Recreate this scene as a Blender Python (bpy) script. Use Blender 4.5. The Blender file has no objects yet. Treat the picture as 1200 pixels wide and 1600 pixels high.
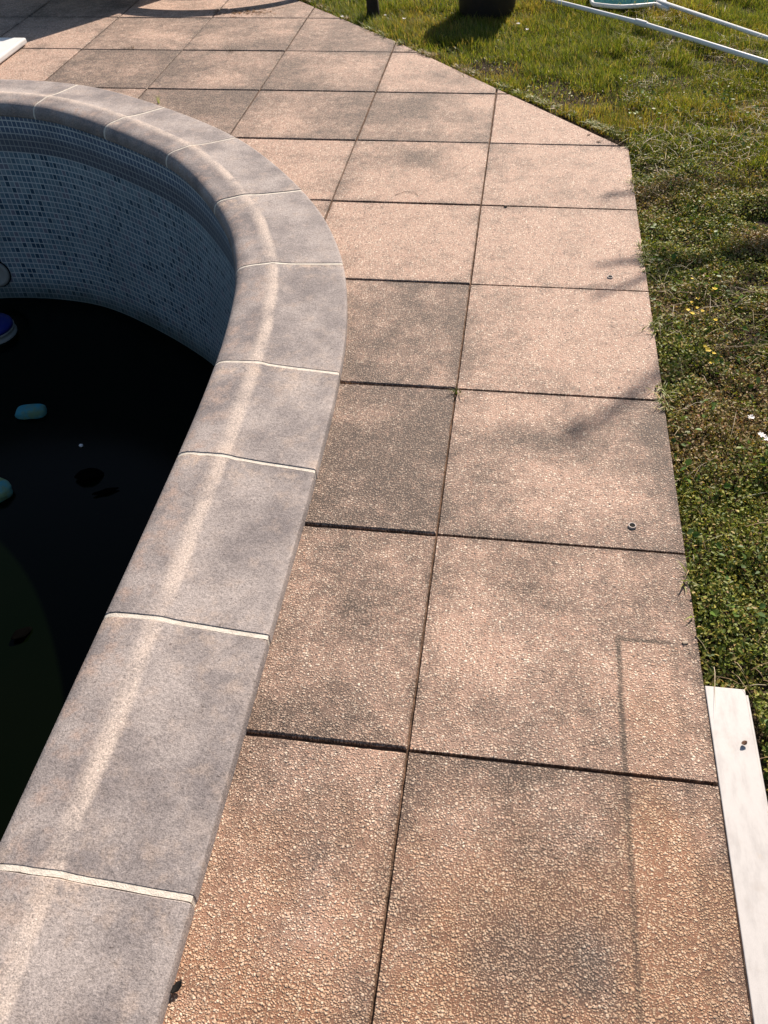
import bpy, bmesh, math, random
import numpy as np
from mathutils import Vector, Matrix
C = bpy.context.scene
COL = C.collection
R = math.radians
# ---------------------------------------------------------------- camera, sky, sun, exposure
cam = bpy.data.cameras.new("camera"); camo = bpy.data.objects.new("camera", cam); COL.objects.link(camo)
camo.location = (0.11816, -0.79720, 1.43158)
camo.rotation_euler = (0.78334508, 0.034383906, 0.140522691)
cam.sensor_fit = 'VERTICAL'; cam.sensor_height = 24.0; cam.lens = 24.0 * 1342.5627 / 1600
cam.clip_start = 0.01; cam.clip_end = 2000
C.camera = camo
C.render.resolution_x = 768; C.render.resolution_y = 1024
SUN_AZ = math.atan2(0.27, 1.0); SUN_EL = R(36)
w = bpy.data.worlds.new("World"); C.world = w; w.use_nodes = True
nt = w.node_tree; bg = nt.nodes['Background']
sky = nt.nodes.new('ShaderNodeTexSky'); sky.sky_type = 'NISHITA'; sky.sun_disc = False
sky.sun_elevation = SUN_EL; sky.sun_rotation = SUN_AZ
nt.links.new(sky.outputs[0], bg.inputs[0]); bg.inputs[1].default_value = 0.06
sl = bpy.data.lights.new("sun", 'SUN'); sl.energy = 5.0; sl.angle = R(0.5); sl.color = (1.0, 0.87, 0.75)
so = bpy.data.objects.new("sun", sl); COL.objects.link(so)
d = Vector((math.sin(SUN_AZ) * math.cos(SUN_EL), math.cos(SUN_AZ) * math.cos(SUN_EL), math.sin(SUN_EL)))
so.rotation_euler = d.to_track_quat('Z', 'Y').to_euler(); so.location = d * 20
C.view_settings.view_transform = 'Standard'; C.view_settings.look = 'None'
C.view_settings.exposure = 0.62; C.view_settings.gamma = 1.0

RNG = np.random.default_rng(7); random.seed(7)

# ---------------------------------------------------------------- noise
def _h(ix, iy, s):
    n = (ix.astype(np.int64) * 374761393 + iy.astype(np.int64) * 668265263 + s * 1442695041) & 0x7fffffff
    n = ((n ^ (n >> 13)) * 1274126177) & 0x7fffffff
    return ((n ^ (n >> 16)) & 0xffff) / 65535.0
def vnoise(x, y, s=0):
    x = np.asarray(x, float); y = np.asarray(y, float)
    ix = np.floor(x); iy = np.floor(y); fx = x - ix; fy = y - iy
    fx = fx * fx * (3 - 2 * fx); fy = fy * fy * (3 - 2 * fy)
    a = _h(ix, iy, s); b = _h(ix + 1, iy, s); c = _h(ix, iy + 1, s); e = _h(ix + 1, iy + 1, s)
    return (a * (1 - fx) + b * fx) * (1 - fy) + (c * (1 - fx) + e * fx) * fy
def fbm(x, y, s=0, o=4):
    r = 0; a = 1; t = 0
    for k in range(o):
        r = r + a * vnoise(x * 2 ** k + 17.3 * k, y * 2 ** k + 5.1 * k, s + k); t += a; a *= .5
    return r / t

# ---------------------------------------------------------------- node helper
class N:
    def __init__(s, name):
        s.m = bpy.data.materials.new(name); s.m.use_nodes = True; s.t = s.m.node_tree
        s.b = s.t.nodes['Principled BSDF']; s.out = s.t.nodes['Material Output']
    def n(s, typ, ins=None, **kw):
        o = s.t.nodes.new('ShaderNode' + typ)
        for k, v in kw.items(): setattr(o, k, v)
        for k, v in (ins or {}).items(): s.set(o.inputs[k], v)
        return o
    def set(s, sock, v):
        if isinstance(v, bpy.types.NodeSocket): s.t.links.new(v, sock)
        elif isinstance(v, bpy.types.Node): s.t.links.new(v.outputs[0], sock)
        else:
            if isinstance(v, tuple) and len(v) == 3 and sock.type == 'RGBA': v = v + (1,)
            sock.default_value = v
    def math(s, op, a, b=0.0, c=None, clamp=False):
        o = s.n('Math', operation=op, use_clamp=clamp); s.set(o.inputs[0], a); s.set(o.inputs[1], b)
        if c is not None: s.set(o.inputs[2], c)
        return o.outputs[0]
    def mix(s, f, a, b, bt='MIX'):
        o = s.n('Mix', data_type='RGBA', blend_type=bt); s.set(o.inputs[0], f); s.set(o.inputs[6], a); s.set(o.inputs[7], b)
        return o.outputs[2]
    def ss(s, x, lo, hi):
        o = s.n('MapRange', interpolation_type='SMOOTHSTEP'); s.set(o.inputs[0], x)
        s.set(o.inputs[1], lo); s.set(o.inputs[2], hi); return o.outputs[0]
    def noise(s, vec, scale, detail=4, rough=.55):
        o = s.n('TexNoise', {'Vector': vec, 'Scale': scale, 'Detail': detail, 'Roughness': rough}); return o.outputs[0]
    def attr(s, name): return s.n('Attribute', attribute_name=name).outputs['Fac']
    def pos(s): return s.n('NewGeometry').outputs['Position']
    def bump(s, h, dist, strength=1.0, normal=None):
        o = s.n('Bump', {'Height': h, 'Distance': dist, 'Strength': strength})
        if normal is not None: s.set(o.inputs['Normal'], normal)
        return o.outputs[0]
    def fin(s, col, rough=.8, normal=None, spec=.3, **kw):
        s.set(s.b.inputs['Base Color'], col); s.set(s.b.inputs['Roughness'], rough); s.set(s.b.inputs['Specular IOR Level'], spec)
        if normal is not None: s.set(s.b.inputs['Normal'], normal)
        for k, v in kw.items(): s.set(s.b.inputs[k], v)
        return s.m

# ---------------------------------------------------------------- materials
def mat_slab():
    m = N('exposed_aggregate'); P = m.pos()
    tone = m.attr('tone'); warm = m.attr('warm')
    wv = m.n('TexNoise', {'Vector': P, 'Scale': 60.0, 'Detail': 2.0}, noise_dimensions='3D').outputs['Color']
    wob = m.n('VectorMath', {0: wv, 1: (.5, .5, .5)}, operation='SUBTRACT').outputs[0]
    wob = m.n('VectorMath', {0: wob, 'Scale': .006}, operation='SCALE').outputs[0]
    Pw = m.n('VectorMath', {0: P, 1: wob}, operation='ADD').outputs[0]
    clump = m.noise(P, 24, 4, .65)
    def layer(scale, thr, seed, lo, hi):
        off = m.n('VectorMath', {0: Pw, 1: (seed, seed * 1.7, 0)}, operation='ADD').outputs[0]
        v = m.n('TexVoronoi', {'Vector': off, 'Scale': scale, 'Randomness': 1.0}, feature='F1', voronoi_dimensions='2D')
        r1, r2, r3 = m.n('SeparateColor', {0: v.outputs['Color']}).outputs
        show = m.ss(m.math('ADD', r1, m.math('MULTIPLY', m.math('SUBTRACT', clump, .5), 1.3)), thr - .04, thr + .04)
        rad = m.math('ADD', lo, m.math('MULTIPLY', r3, hi - lo))
        k = m.math('SUBTRACT', rad, v.outputs['Distance'])
        return m.math('MULTIPLY', m.ss(k, -.03, .09), show), m.math('MULTIPLY', m.ss(k, -.05, .26), show), r2
    kA, hA, cA = layer(162.0, .40, 0.0, .24, .5)
    kB, hB, cB = layer(235.0, .25, 3.3, .25, .5)
    kC, hC, cC = layer(420.0, .35, 8.1, .25, .5)
    h = m.math('MAXIMUM', m.math('MAXIMUM', hA, m.math('MULTIPLY', hB, .75)), m.math('MULTIPLY', hC, .4))
    h = m.math('ADD', h, m.math('MULTIPLY', m.noise(P, 500, 3), .3))
    mottle = m.noise(P, 7.5, 6, .66)
    mott2 = m.noise(P, 26, 6, .7)
    t = m.math('ADD', tone, m.math('MULTIPLY', m.math('SUBTRACT', mottle, .5), 1.7))
    t = m.math('ADD', t, m.math('MULTIPLY', m.math('SUBTRACT', mott2, .5), 1.5))
    t = m.math('ADD', t, m.math('MULTIPLY', m.math('SUBTRACT', m.noise(P, 140, 3), .5), .9), clamp=True)
    px, py, pz = m.n('SeparateXYZ', {0: P}).outputs
    wv1 = m.math('MULTIPLY', m.math('SUBTRACT', m.noise(P, 14, 4, .7), .5), .012)
    def line(c, at_, lo, hi): return m.ss(m.math('ABSOLUTE', m.math('ADD', m.math('SUBTRACT', c, at_), wv1)), hi, lo)
    l1 = m.math('MULTIPLY', line(px, .392, .001, .0085), m.ss(py, .305, .298))
    l2 = m.math('MULTIPLY', line(py, .301, .001, .008), m.math('MULTIPLY', m.ss(px, .385, .392), m.ss(px, .52, .47)))
    l3 = m.math('MULTIPLY', m.math('MULTIPLY', line(px, .499, .001, .014), m.ss(py, .305, .298)), .25)
    ln = m.math('MULTIPLY', m.math('MAXIMUM', m.math('MAXIMUM', l1, l2), l3), m.math('ADD', m.math('MULTIPLY', m.noise(P, 11, 4), .9), .35))
    t = m.math('ADD', t, m.math('MULTIPLY', ln, .75), clamp=True)
    mortar = m.mix(t, (.545, .355, .268), (.105, .074, .058))
    mortar = m.mix(m.math('MULTIPLY', warm, .9), mortar, (.36, .165, .085))
    def tint(c):
        ramp = m.n('ValToRGB', {'Fac': c}); e = ramp.color_ramp.elements
        e[0].position = 0; e[0].color = (.38, .26, .20, 1); e[1].position = 1; e[1].color = (.92, .80, .65, 1)
        for p, q_ in ((.1, (.12, .10, .09, 1)), (.2, (.54, .37, .285, 1)), (.5, (.70, .505, .385, 1)), (.62, (.52, .29, .20, 1)), (.72, (.80, .62, .48, 1))):
            q = e.new(p); q.color = q_
        p_ = m.mix(m.math('MULTIPLY', t, .78), ramp.outputs[0], (.215, .165, .13))
        return m.mix(m.math('MULTIPLY', warm, .45), p_, (.62, .40, .22))
    col = m.mix(m.math('MULTIPLY', kC, .7), mortar, tint(cC))
    col = m.mix(m.math('MULTIPLY', kB, .92), col, tint(cB))
    col = m.mix(kA, col, tint(cA))
    col = m.mix(m.math('MULTIPLY', ln, .45, clamp=True), col, (.07, .06, .045))
    pit = m.ss(h, .34, .06)
    col = m.mix(m.math('MULTIPLY', pit, m.math('ADD', m.math('MULTIPLY', t, .6), .24)), col, (.05, .038, .032))  # gaps between pebbles darkened: dirt plus shade put into the colour
    col = m.mix(m.math('MULTIPLY', m.ss(m.noise(P, 95, 2), .685, .74), .75), col, (.045, .036, .03))
    return m.fin(col, .7, m.bump(h, .0020, 1.0), .35)

def mat_coping():
    m = N('coping_concrete'); P = m.pos()
    uv = m.n('Attribute', attribute_name='UVMap').outputs['Vector']
    sx = m.n('SeparateXYZ', {0: uv}); s_, t_ = sx.outputs[0], sx.outputs[1]
    sv = m.attr('stone')
    Pn = m.n('VectorMath', {0: P, 1: m.n('CombineXYZ', {0: m.math('MULTIPLY', sv, 31.0)}).outputs[0]}, operation='ADD').outputs[0]
    a = m.noise(Pn, 6, 6, .6); b = m.noise(Pn, 22, 6, .65); g = m.noise(P, 330, 4, .7); g2 = m.noise(P, 150, 3, .7)
    base = m.mix(m.ss(a, .33, .68), (.205, .182, .178), (.385, .34, .318))
    base = m.mix(m.math('MULTIPLY', m.ss(b, .5, .75), .5), base, (.45, .36, .30))
    # inner half browner
    base = m.mix(m.math('MULTIPLY', m.ss(t_, .20, .30), m.ss(b, .45, .70)), base, (.37, .285, .245))
    # pale worn band along the crest
    wob = m.math('MULTIPLY', m.math('SUBTRACT', m.noise(P, 5, 3), .5), .016)
    tw = m.math('ADD', t_, wob)
    dd = m.math('MULTIPLY', m.ss(tw, .194, .209), m.ss(tw, .250, .216))
    er = m.math('ADD', m.noise(P, 9, 5, .7), m.math('MULTIPLY', g, .25))
    band = m.math('MULTIPLY', dd, m.ss(er, .38, .76))
    base = m.mix(m.math('MULTIPLY', band, .8), base, (.62, .52, .445))
    # tan scale patches at the stone ends; the nose darker brown
    endm = m.attr('endm')
    tan = m.math('MULTIPLY', m.ss(m.noise(Pn, 13, 6, .7), .50, .66), m.math('ADD', m.math('MULTIPLY', endm, .55), .07))
    base = m.mix(tan, base, (.52, .41, .33))
    nose = m.ss(t_, .328, .345)
    base = m.mix(m.math('MULTIPLY', nose, .75), base, (.15, .12, .10))
    gr = m.math('ADD', m.math('MULTIPLY', m.math('SUBTRACT', g, .5), 2.0), 1.0)
    gr = m.math('ADD', gr, m.math('MULTIPLY', m.math('SUBTRACT', g2, .5), 1.3))
    grc = m.n('CombineColor', {0: gr, 1: gr, 2: gr}).outputs[0]
    col = m.mix(1.0, base, grc, 'MULTIPLY')
    pits = m.ss(m.noise(P, 85, 2), .70, .76)
    col = m.mix(m.math('MULTIPLY', pits, .6), col, (.06, .045, .04))
    hh = m.math('ADD', m.math('MULTIPLY', g, .5), m.math('MULTIPLY', g2, .6))
    return m.fin(col, .8, m.bump(hh, .0022, 1.0), .3)

def mat_simple(name, col, rough=.7, nscale=40, namt=.35, dark=None, bump=.001, spec=.3, **kw):
    m = N(name); P = m.n('TexCoord').outputs['Object']
    a = m.noise(P, nscale, 5, .6)
    dark = dark or tuple(c * .55 for c in col)
    c = m.mix(m.math('MULTIPLY', m.ss(a, .35, .7), namt), col, dark)
    return m.fin(c, rough, m.bump(m.noise(P, nscale * 6, 3), bump, 1.0), spec, **kw)

def mat_liner():
    m = N('mosaic_liner')
    uv = m.n('Attribute', attribute_name='UVMap').outputs['Vector']
    sc = m.n('VectorMath', {0: uv, 'Scale': 1 / .0295}, operation='SCALE').outputs[0]
    fl = m.n('VectorMath', {0: sc}, operation='FLOOR').outputs[0]
    fr = m.n('VectorMath', {0: sc}, operation='FRACTION').outputs[0]
    x, y, z = m.n('SeparateXYZ', {0: fr}).outputs
    e1 = m.math('MINIMUM', m.math('MINIMUM', x, m.math('SUBTRACT', 1.0, x)), m.math('MINIMUM', y, m.math('SUBTRACT', 1.0, y)))
    tile = m.ss(e1, .05, .12)
    wn = m.n('TexWhiteNoise', {'Vector': fl}, noise_dimensions='2D'); r = wn.outputs['Value']
    ramp = m.n('ValToRGB', {'Fac': r}); ramp.color_ramp.interpolation = 'CONSTANT'
    e = ramp.color_ramp.elements; e[0].position = 0; e[0].color = (.035, .075, .115, 1); e[1].position = .10; e[1].color = (.10, .165, .22, 1)
    for p, c in ((.3, (.16, .24, .29, 1)), (.5, (.18, .25, .29, 1)), (.7, (.175, .22, .265, 1)), (.82, (.22, .295, .33, 1)), (.93, (.20, .20, .25, 1))):
        q = e.new(p); q.color = c
    _, dep, _ = m.n('SeparateXYZ', {0: uv}).outputs
    frieze = m.ss(dep, .177, .176)
    tc = m.mix(m.math('MULTIPLY', frieze, .75), ramp.outputs[0], (.085, .12, .20))
    c = m.mix(tile, (.60, .63, .61), tc)
    # darker brownish band a little below the coping
    P = m.pos()
    wl = m.math('ADD', dep, m.math('MULTIPLY', m.math('SUBTRACT', m.noise(P, 2.2, 3), .5), .012))
    ring = m.math('MULTIPLY', m.ss(wl, .06, .12), m.ss(wl, .182, .172))
    c = m.mix(m.math('MULTIPLY', ring, .55), c, (.10, .085, .08))
    grime = m.ss(m.noise(P, 5, 5, .65), .42, .75)
    c = m.mix(m.math('MULTIPLY', grime, .3), c, (.10, .115, .12))
    alg = m.math('MULTIPLY', m.ss(m.math('ADD', dep, m.math('MULTIPLY', m.noise(P, 9, 4), .10)), .86, 1.06), .8)
    c = m.mix(alg, c, (.05, .075, .055))
    return m.fin(c, .38, m.bump(m.noise(P, 14, 3), .004, .5), .4)

def mat_leaf(name, trans=.45, rough=.55):
    m = N(name)
    vc = m.n('Attribute', attribute_name='Col').outputs['Color']
    m.fin(vc, rough, None, .25)
    tr = m.n('BsdfTranslucent', {'Color': m.mix(1.0, vc, (1.25, 1.2, .55), 'MULTIPLY')})
    mx = m.n('MixShader', {0: trans, 1: m.b.outputs[0], 2: tr.outputs[0]})
    m.t.links.new(mx.outputs[0], m.out.inputs[0]); return m.m

def mat_soil():
    m = N('soil'); P = m.pos()
    a = m.noise(P, 18, 6, .6); b = m.noise(P, 120, 4, .7); far = m.noise(P, .6, 4)
    c = m.mix(a, (.035, .026, .018), (.085, .062, .04))
    gl = m.n('VectorMath', {0: P}, operation='LENGTH').outputs['Value']
    c = m.mix(m.ss(gl, 7.0, 10.0), c, m.mix(far, (.05, .075, .015), (.10, .11, .03)))
    return m.fin(c, .95, m.bump(b, .01, 1.0), .1)

def mat_water():
    m = N('murky_water'); P = m.pos()
    a = m.noise(P, 1.6, 4)
    c = m.mix(m.ss(a, .35, .7), (.0009, .0022, .0005), (.0013, .0024, .0007))
    return m.fin(c, .18, m.bump(m.noise(P, 5, 2), .002, .3), .5, **{'IOR': 1.14})

M_slab = mat_slab(); M_cop = mat_coping(); M_liner = mat_liner(); M_soil = mat_soil(); M_water = mat_water()
M_mortar = mat_simple('cream_mortar', (.72, .67, .58), .85, 60, .5, (.42, .36, .30), .0015)
M_grass = mat_leaf('grass_blades'); M_weed = mat_leaf('weed_leaves', .3, .5)
M_white = mat_simple('white_plastic', (.78, .78, .76), .35, 20, .15, (.5, .47, .42), .0003)
M_pole = mat_simple('white_pole', (.82, .84, .84), .3, 9, .15, (.55, .56, .55), .0002)
M_teal = mat_simple('teal_mesh', (.015, .13, .14), .9, 70, .5, (.005, .05, .06), .002, .05)
M_pot = mat_simple('dark_pot', (.022, .018, .016), .55, 20, .5, None, .001)
M_bark = mat_simple('dark_bark', (.045, .035, .025), .9, 50, .6, (.015, .012, .01), .01)
M_wood = mat_simple('pale_wood', (.34, .27, .20), .6, 12, .35, None, .001)
M_steel = mat_simple('grey_steel', (.10, .11, .13), .4, 20, .3, None, .0004)
M_cloth = mat_simple('grey_canvas', (.25, .24, .23), .85, 40, .3, None, .002)
M_foam = mat_simple('turquoise_foam', (.045, .26, .33), .85, 16, .8, (.16, .22, .06), .004)
M_blue = mat_simple('blue_plastic', (.008, .02, .20), .3, 20, .2, None, .0003)
M_greyp = mat_simple('grey_plastic', (.33, .33, .30), .5, 20, .4, None, .0003)
M_brown = mat_simple('dead_leaf', (.10, .05, .03), .8, 60, .5, None, .002)
M_wet = mat_simple('wet_leaf', (.0006, .0006, .0005), .9, 60, .5, None, .001, .02)
M_metal = mat_simple('worn_metal', (.48, .41, .36), .5, 80, .5, (.2, .16, .14), .0004)
M_black = mat_simple('black_hole', (.010, .009, .008), .9, 80, .2, None, .0004)
M_yel = mat_simple('yellow_petal', (.80, .56, .02), .6, 40, .1, None, .0003)
M_daisy = mat_simple('white_petal', (.80, .78, .76), .6, 40, .1, None, .0003)

def mat_board():
    m = N('painted_board'); P = m.pos()
    st = m.n('VectorMath', {0: P, 1: (30.0, 9.0, 30.0)}, operation='MULTIPLY').outputs[0]
    a = m.noise(st, 1.6, 6, .65); b = m.noise(P, 16, 5, .6); s2 = m.noise(P, 9, 5, .6)
    c = m.mix(m.math('MULTIPLY', m.ss(a, .4, .72), .5), (.56, .54, .52), (.36, .345, .335))
    c = m.mix(m.math('MULTIPLY', m.ss(b, .55, .72), .35), c, (.40, .35, .31))
    c = m.mix(m.math('MULTIPLY', m.ss(s2, .63, .73), .5), c, (.62, .45, .28))
    return m.fin(c, .5, m.bump(a, .0006, 1.0), .4)
M_board = mat_board()
M_sand = mat_simple('joint_sand', (.17, .105, .072), .95, 25, .8, (.06, .042, .03), .004, .1)

# ---------------------------------------------------------------- object helpers
def link(name, me, mat, parent=None, smooth=False):
    o = bpy.data.objects.new(name, me); COL.objects.link(o); o.parent = parent
    if mat: me.materials.append(mat)
    if smooth:
        me.polygons.foreach_set('use_smooth', [True] * len(me.polygons))
    return o
def tag(o, label=None, cat=None, group=None, kind=None):
    if label: o['label'] = label
    if cat: o['category'] = cat
    if group: o['group'] = group
    if kind: o['kind'] = kind
    return o
def empty(name, loc=(0, 0, 0), rz=0):
    o = bpy.data.objects.new(name, None); COL.objects.link(o); o.location = loc; o.rotation_euler.z = rz
    o.empty_display_size = .05; return o
def bmobj(name, bm, mat, parent=None, smooth=False, bevel=0):
    bmesh.ops.recalc_face_normals(bm, faces=bm.faces)
    me = bpy.data.meshes.new(name); bm.to_mesh(me); bm.free()
    o = link(name, me, mat, parent, smooth)
    if bevel:
        b = o.modifiers.new('bevel', 'BEVEL'); b.width = bevel; b.segments = 2; b.limit_method = 'ANGLE'
    return o
def np_mesh(name, V, F, mat, parent=None, col=None, smooth=False):
    """V (n,3), F (m,k) same-size faces, col (m,3) per face"""
    me = bpy.data.meshes.new(name); k = F.shape[1]
    me.vertices.add(len(V)); me.vertices.foreach_set('co', V.astype(np.float32).ravel())
    me.loops.add(F.size); me.loops.foreach_set('vertex_index', F.astype(np.int32).ravel())
    me.polygons.add(len(F)); me.polygons.foreach_set('loop_start', np.arange(0, F.size, k, dtype=np.int32))
    me.polygons.foreach_set('loop_total', np.full(len(F), k, dtype=np.int32))
    me.update(calc_edges=True)
    if col is not None:
        a = me.color_attributes.new('Col', 'FLOAT_COLOR', 'CORNER')
        cc = np.ones((len(F), k, 4), np.float32); cc[:, :, :3] = col[:, None, :]
        a.data.foreach_set('color', cc.ravel())
    me.validate()
    return link(name, me, mat, parent, smooth)
def lathe(name, prof, mat, parent=None, seg=32, loc=(0, 0, 0), jit=0):
    bm = bmesh.new(); rings = []
    for (r, z) in prof:
        rings.append([bm.verts.new((loc[0] + r * math.cos(2 * math.pi * k / seg), loc[1] + r * math.sin(2 * math.pi * k / seg), loc[2] + z)) for k in range(seg)])
    for a, b in zip(rings, rings[1:]):
        for k in range(seg): bm.faces.new((a[k], a[(k + 1) % seg], b[(k + 1) % seg], b[k]))
    bm.faces.new(rings[0]); bm.faces.new(rings[-1])
    return bmobj(name, bm, mat, parent, True)
def tube(name, pts, r, mat, parent=None, seg=12, closed=False, rfun=None):
    bm = bmesh.new(); P = [Vector(p) for p in pts]; n = len(P); rings = []
    for i, p in enumerate(P):
        a = P[(i - 1) % n] if (closed or i > 0) else P[i]; b = P[(i + 1) % n] if (closed or i < n - 1) else P[i]
        t = (b - a).normalized(); up = Vector((0, 0, 1)) if abs(t.z) < .9 else Vector((1, 0, 0))
        s = t.cross(up).normalized(); u = s.cross(t); rr = rfun(i / (n - 1)) if rfun else r
        rings.append([bm.verts.new(p + (s * math.cos(2 * math.pi * k / seg) + u * math.sin(2 * math.pi * k / seg)) * rr) for k in range(seg)])
    m = n if closed else n - 1
    for i in range(m):
        a, b = rings[i], rings[(i + 1) % n]
        for k in range(seg): bm.faces.new((a[k], a[(k + 1) % seg], b[(k + 1) % seg], b[k]))
    if not closed: bm.faces.new(rings[0]); bm.faces.new(rings[-1])
    return bmobj(name, bm, mat, parent, True)
def box(bm, x0, x1, y0, y1, z0, z1):
    v = [bm.verts.new(c) for c in ((x0, y0, z0), (x1, y0, z0), (x1, y1, z0), (x0, y1, z0), (x0, y0, z1), (x1, y0, z1), (x1, y1, z1), (x0, y1, z1))]
    for f in ((0, 3, 2, 1), (4, 5, 6, 7), (0, 1, 5, 4), (1, 2, 6, 5), (2, 3, 7, 6), (3, 0, 4, 7)): bm.faces.new([v[i] for i in f])

# ---------------------------------------------------------------- pool outline (outer edge of the coping)
AX = -2.385
ctl = [(-.308, -3.2), (-.308, -2.4), (-.308, -1.6), (-.308, -.8), (-.308, 0), (-.309, .5), (-.312, .8), (-.322, 1.1), (-.347, 1.36), (-.412, 1.687), (-.535, 2.0),
       (-.662, 2.215), (-.828, 2.445), (-1.02, 2.665), (-1.225, 2.838), (-1.46, 3.0), (-1.74, 3.165), (-1.962, 3.258), (-2.187, 3.302), (AX, 3.312)]
ctl = ctl + [(2 * AX - x, y) for x, y in reversed(ctl[:-1])]
def catmull(P, n=14):
    P = np.array(P); out = []
    for i in range(len(P) - 1):
        p0 = P[max(i - 1, 0)]; p1 = P[i]; p2 = P[i + 1]; p3 = P[min(i + 2, len(P) - 1)]
        for k in range(n):
            t = k / n
            out.append(.5 * ((2 * p1) + (-p0 + p2) * t + (2 * p0 - 5 * p1 + 4 * p2 - p3) * t * t + (-p0 + 3 * p1 - 3 * p2 + p3) * t ** 3))
    out.append(P[-1]); return np.array(out)
path = catmull(ctl)
seg = np.linalg.norm(np.diff(path, axis=0), axis=1); S = np.r_[0, np.cumsum(seg)]
ss_ = np.arange(0, S[-1], .02); path = np.c_[np.interp(ss_, S, path[:, 0]), np.interp(ss_, S, path[:, 1])]
for _ in range(40):                                         # take the wobble out of the measured points
    path[1:-1] = path[1:-1] * .5 + (path[:-2] + path[2:]) * .25
seg = np.linalg.norm(np.diff(path, axis=0), axis=1); S = np.r_[0, np.cumsum(seg)]; L = S[-1]
tan = np.gradient(path, axis=0); tan /= np.linalg.norm(tan, axis=1)[:, None]
nrm = np.c_[-tan[:, 1], tan[:, 0]]                          # into the pool
S1 = S[int(((path[:, 0] + .322) ** 2 + (path[:, 1] - 1.1) ** 2).argmin())]
def at(s, t):
    q = min(max((min(s, L - s) - S1) / (L / 2 - S1) * 1.7, 0), 1); t = t * (1.10 - .20 * q * q * (3 - 2 * q))   # the coping narrows round the bend
    x = np.interp(s, S, path[:, 0]); y = np.interp(s, S, path[:, 1])
    a = np.interp(s, S, nrm[:, 0]); b = np.interp(s, S, nrm[:, 1]); l = math.hypot(a, b)
    return (x + a / l * t, y + b / l * t)
def signed_in(px, py):
    """distance inside the outer outline (positive towards the pool)"""
    px = np.atleast_1d(px); py = np.atleast_1d(py); out = np.empty(len(px))
    for i in range(len(px)):
        dd = (path[:, 0] - px[i]) ** 2 + (path[:, 1] - py[i]) ** 2; k = int(dd.argmin())
        out[i] = (px[i] - path[k, 0]) * nrm[k, 0] + (py[i] - path[k, 1]) * nrm[k, 1]
    return out
def s_of(x, y): return S[int(((path[:, 0] - x) ** 2 + (path[:, 1] - y) ** 2).argmin())]

# ---------------------------------------------------------------- ground sheet with the hole of the pool
bm = bmesh.new()
hole = [at(s, .20) for s in np.arange(0, L, .12)]
hv = [bm.verts.new((x, y, -.034)) for x, y in hole]
B = 400.0
ov = [bm.verts.new((x, y, -.034)) for x, y in ((-B, -B), (B, -B), (B, B), (-B, B))]
ed = [bm.edges.new((hv[i], hv[(i + 1) % len(hv)])) for i in range(len(hv))] + [bm.edges.new((ov[i], ov[(i + 1) % 4])) for i in range(4)]
bmesh.ops.triangle_fill(bm, edges=ed, use_beauty=True)
for f in list(bm.faces):
    c = f.calc_center_median()
    if signed_in(c.x, c.y)[0] > .21 and -3.2 < c.y < 3.3 and -4.46 < c.x < -.3: bm.faces.remove(f)
for f in bm.faces:
    if f.normal.z < 0: f.normal_flip()
me = bpy.data.meshes.new('ground'); bm.to_mesh(me); bm.free()
tag(link('ground', me, M_soil), kind='structure')

# ---------------------------------------------------------------- patio of exposed aggregate slabs
G = .55
base_tone = {(-1, -2): .45, (0, -2): .5, (-1, -1): .42, (0, -1): .55, (-1, 0): .38, (0, 0): .58, (-1, 1): .78, (0, 1): .36, (-1, 2): .62, (0, 2): .08,
             (-2, 3): -.1, (-2, 2): 0, (-1, 3): .08, (0, 3): .04, (-2, 4): .05, (-1, 4): .05, (0, 4): .02, (-3, 5): .85, (-2, 5): .52, (-1, 5): .38, (0, 5): .02,
             (-5, 6): .05, (-4, 6): .85, (-3, 6): .72, (-2, 6): .62, (-1, 6): .34, (0, 6): .2, (-5, 7): .25, (-4, 7): .62, (-3, 7): .58, (-2, 7): .5, (-1, 7): .3,
             (-2, 8): .3, (-3, 8): .2, (-4, 8): .25}
#            x, y, rx, ry, amount                     -- dirt patches
spots = [(.16, 1.00, .15, .05, -.25), (.21, .91, .13, .08, .62), (.52, .96, .05, .16, .4),
         (.30, .70, .2, .1, -.35), (-.12, .85, .15, .18, .25), (-.2, .98, .1, .08, -.3),
         (-.15, .3, .06, .2, .25), (.3, .40, .18, .12, .3), (.12, .25, .15, .12, -.35), (.2, .08, .25, .07, .25), (-.18, -.18, .12, .12, .3), (-.08, -.33, .1, .1, -.35),
         (.12, -.12, .1, .15, -.35), (.22, -.25, .09, .13, .3), (.33, -.12, .05, .2, -.1), (-.18, 1.5, .18, .1, .25), (-.1, 1.2, .1, .12, -.3), (-.12, 1.17, .3, .05, .3),
         (-.30, 2.62, .1, .14, .5), (-.5, 3.15, .25, .07, .45), (-.35, 3.0, .15, .1, .2), (-.62, 3.0, .22, .12, .25), (-.9, 2.9, .12, .1, -.4), (-.8, 3.6, .2, .1, -.35),
         (-1.0, 3.5, .12, .1, -.3), (-1.55, 4.05, .16, .09, -.4), (-1.3, 3.45, .12, .08, -.3), (-1.9, 4.1, .12, .08, -.35), (-.55, 3.75, .2, .08, -.35), (-.2, 3.45, .1, .07, .3), (-.3, 3.55, .12, .08, .3),
         (.0, 3.2, .14, .12, -.25), (-.25, 2.9, .25, .1, -.3), (-1.05, 3.2, .2, .08, .3), (-1.4, 3.4, .14, .07, -.3), (-1.2, 4.15, .1, .05, -.3)]
DIAG = [((.541, 2.836), (-.545, 4.011)), ((-.545, 4.011), (-2.3, 6.08))]
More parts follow.
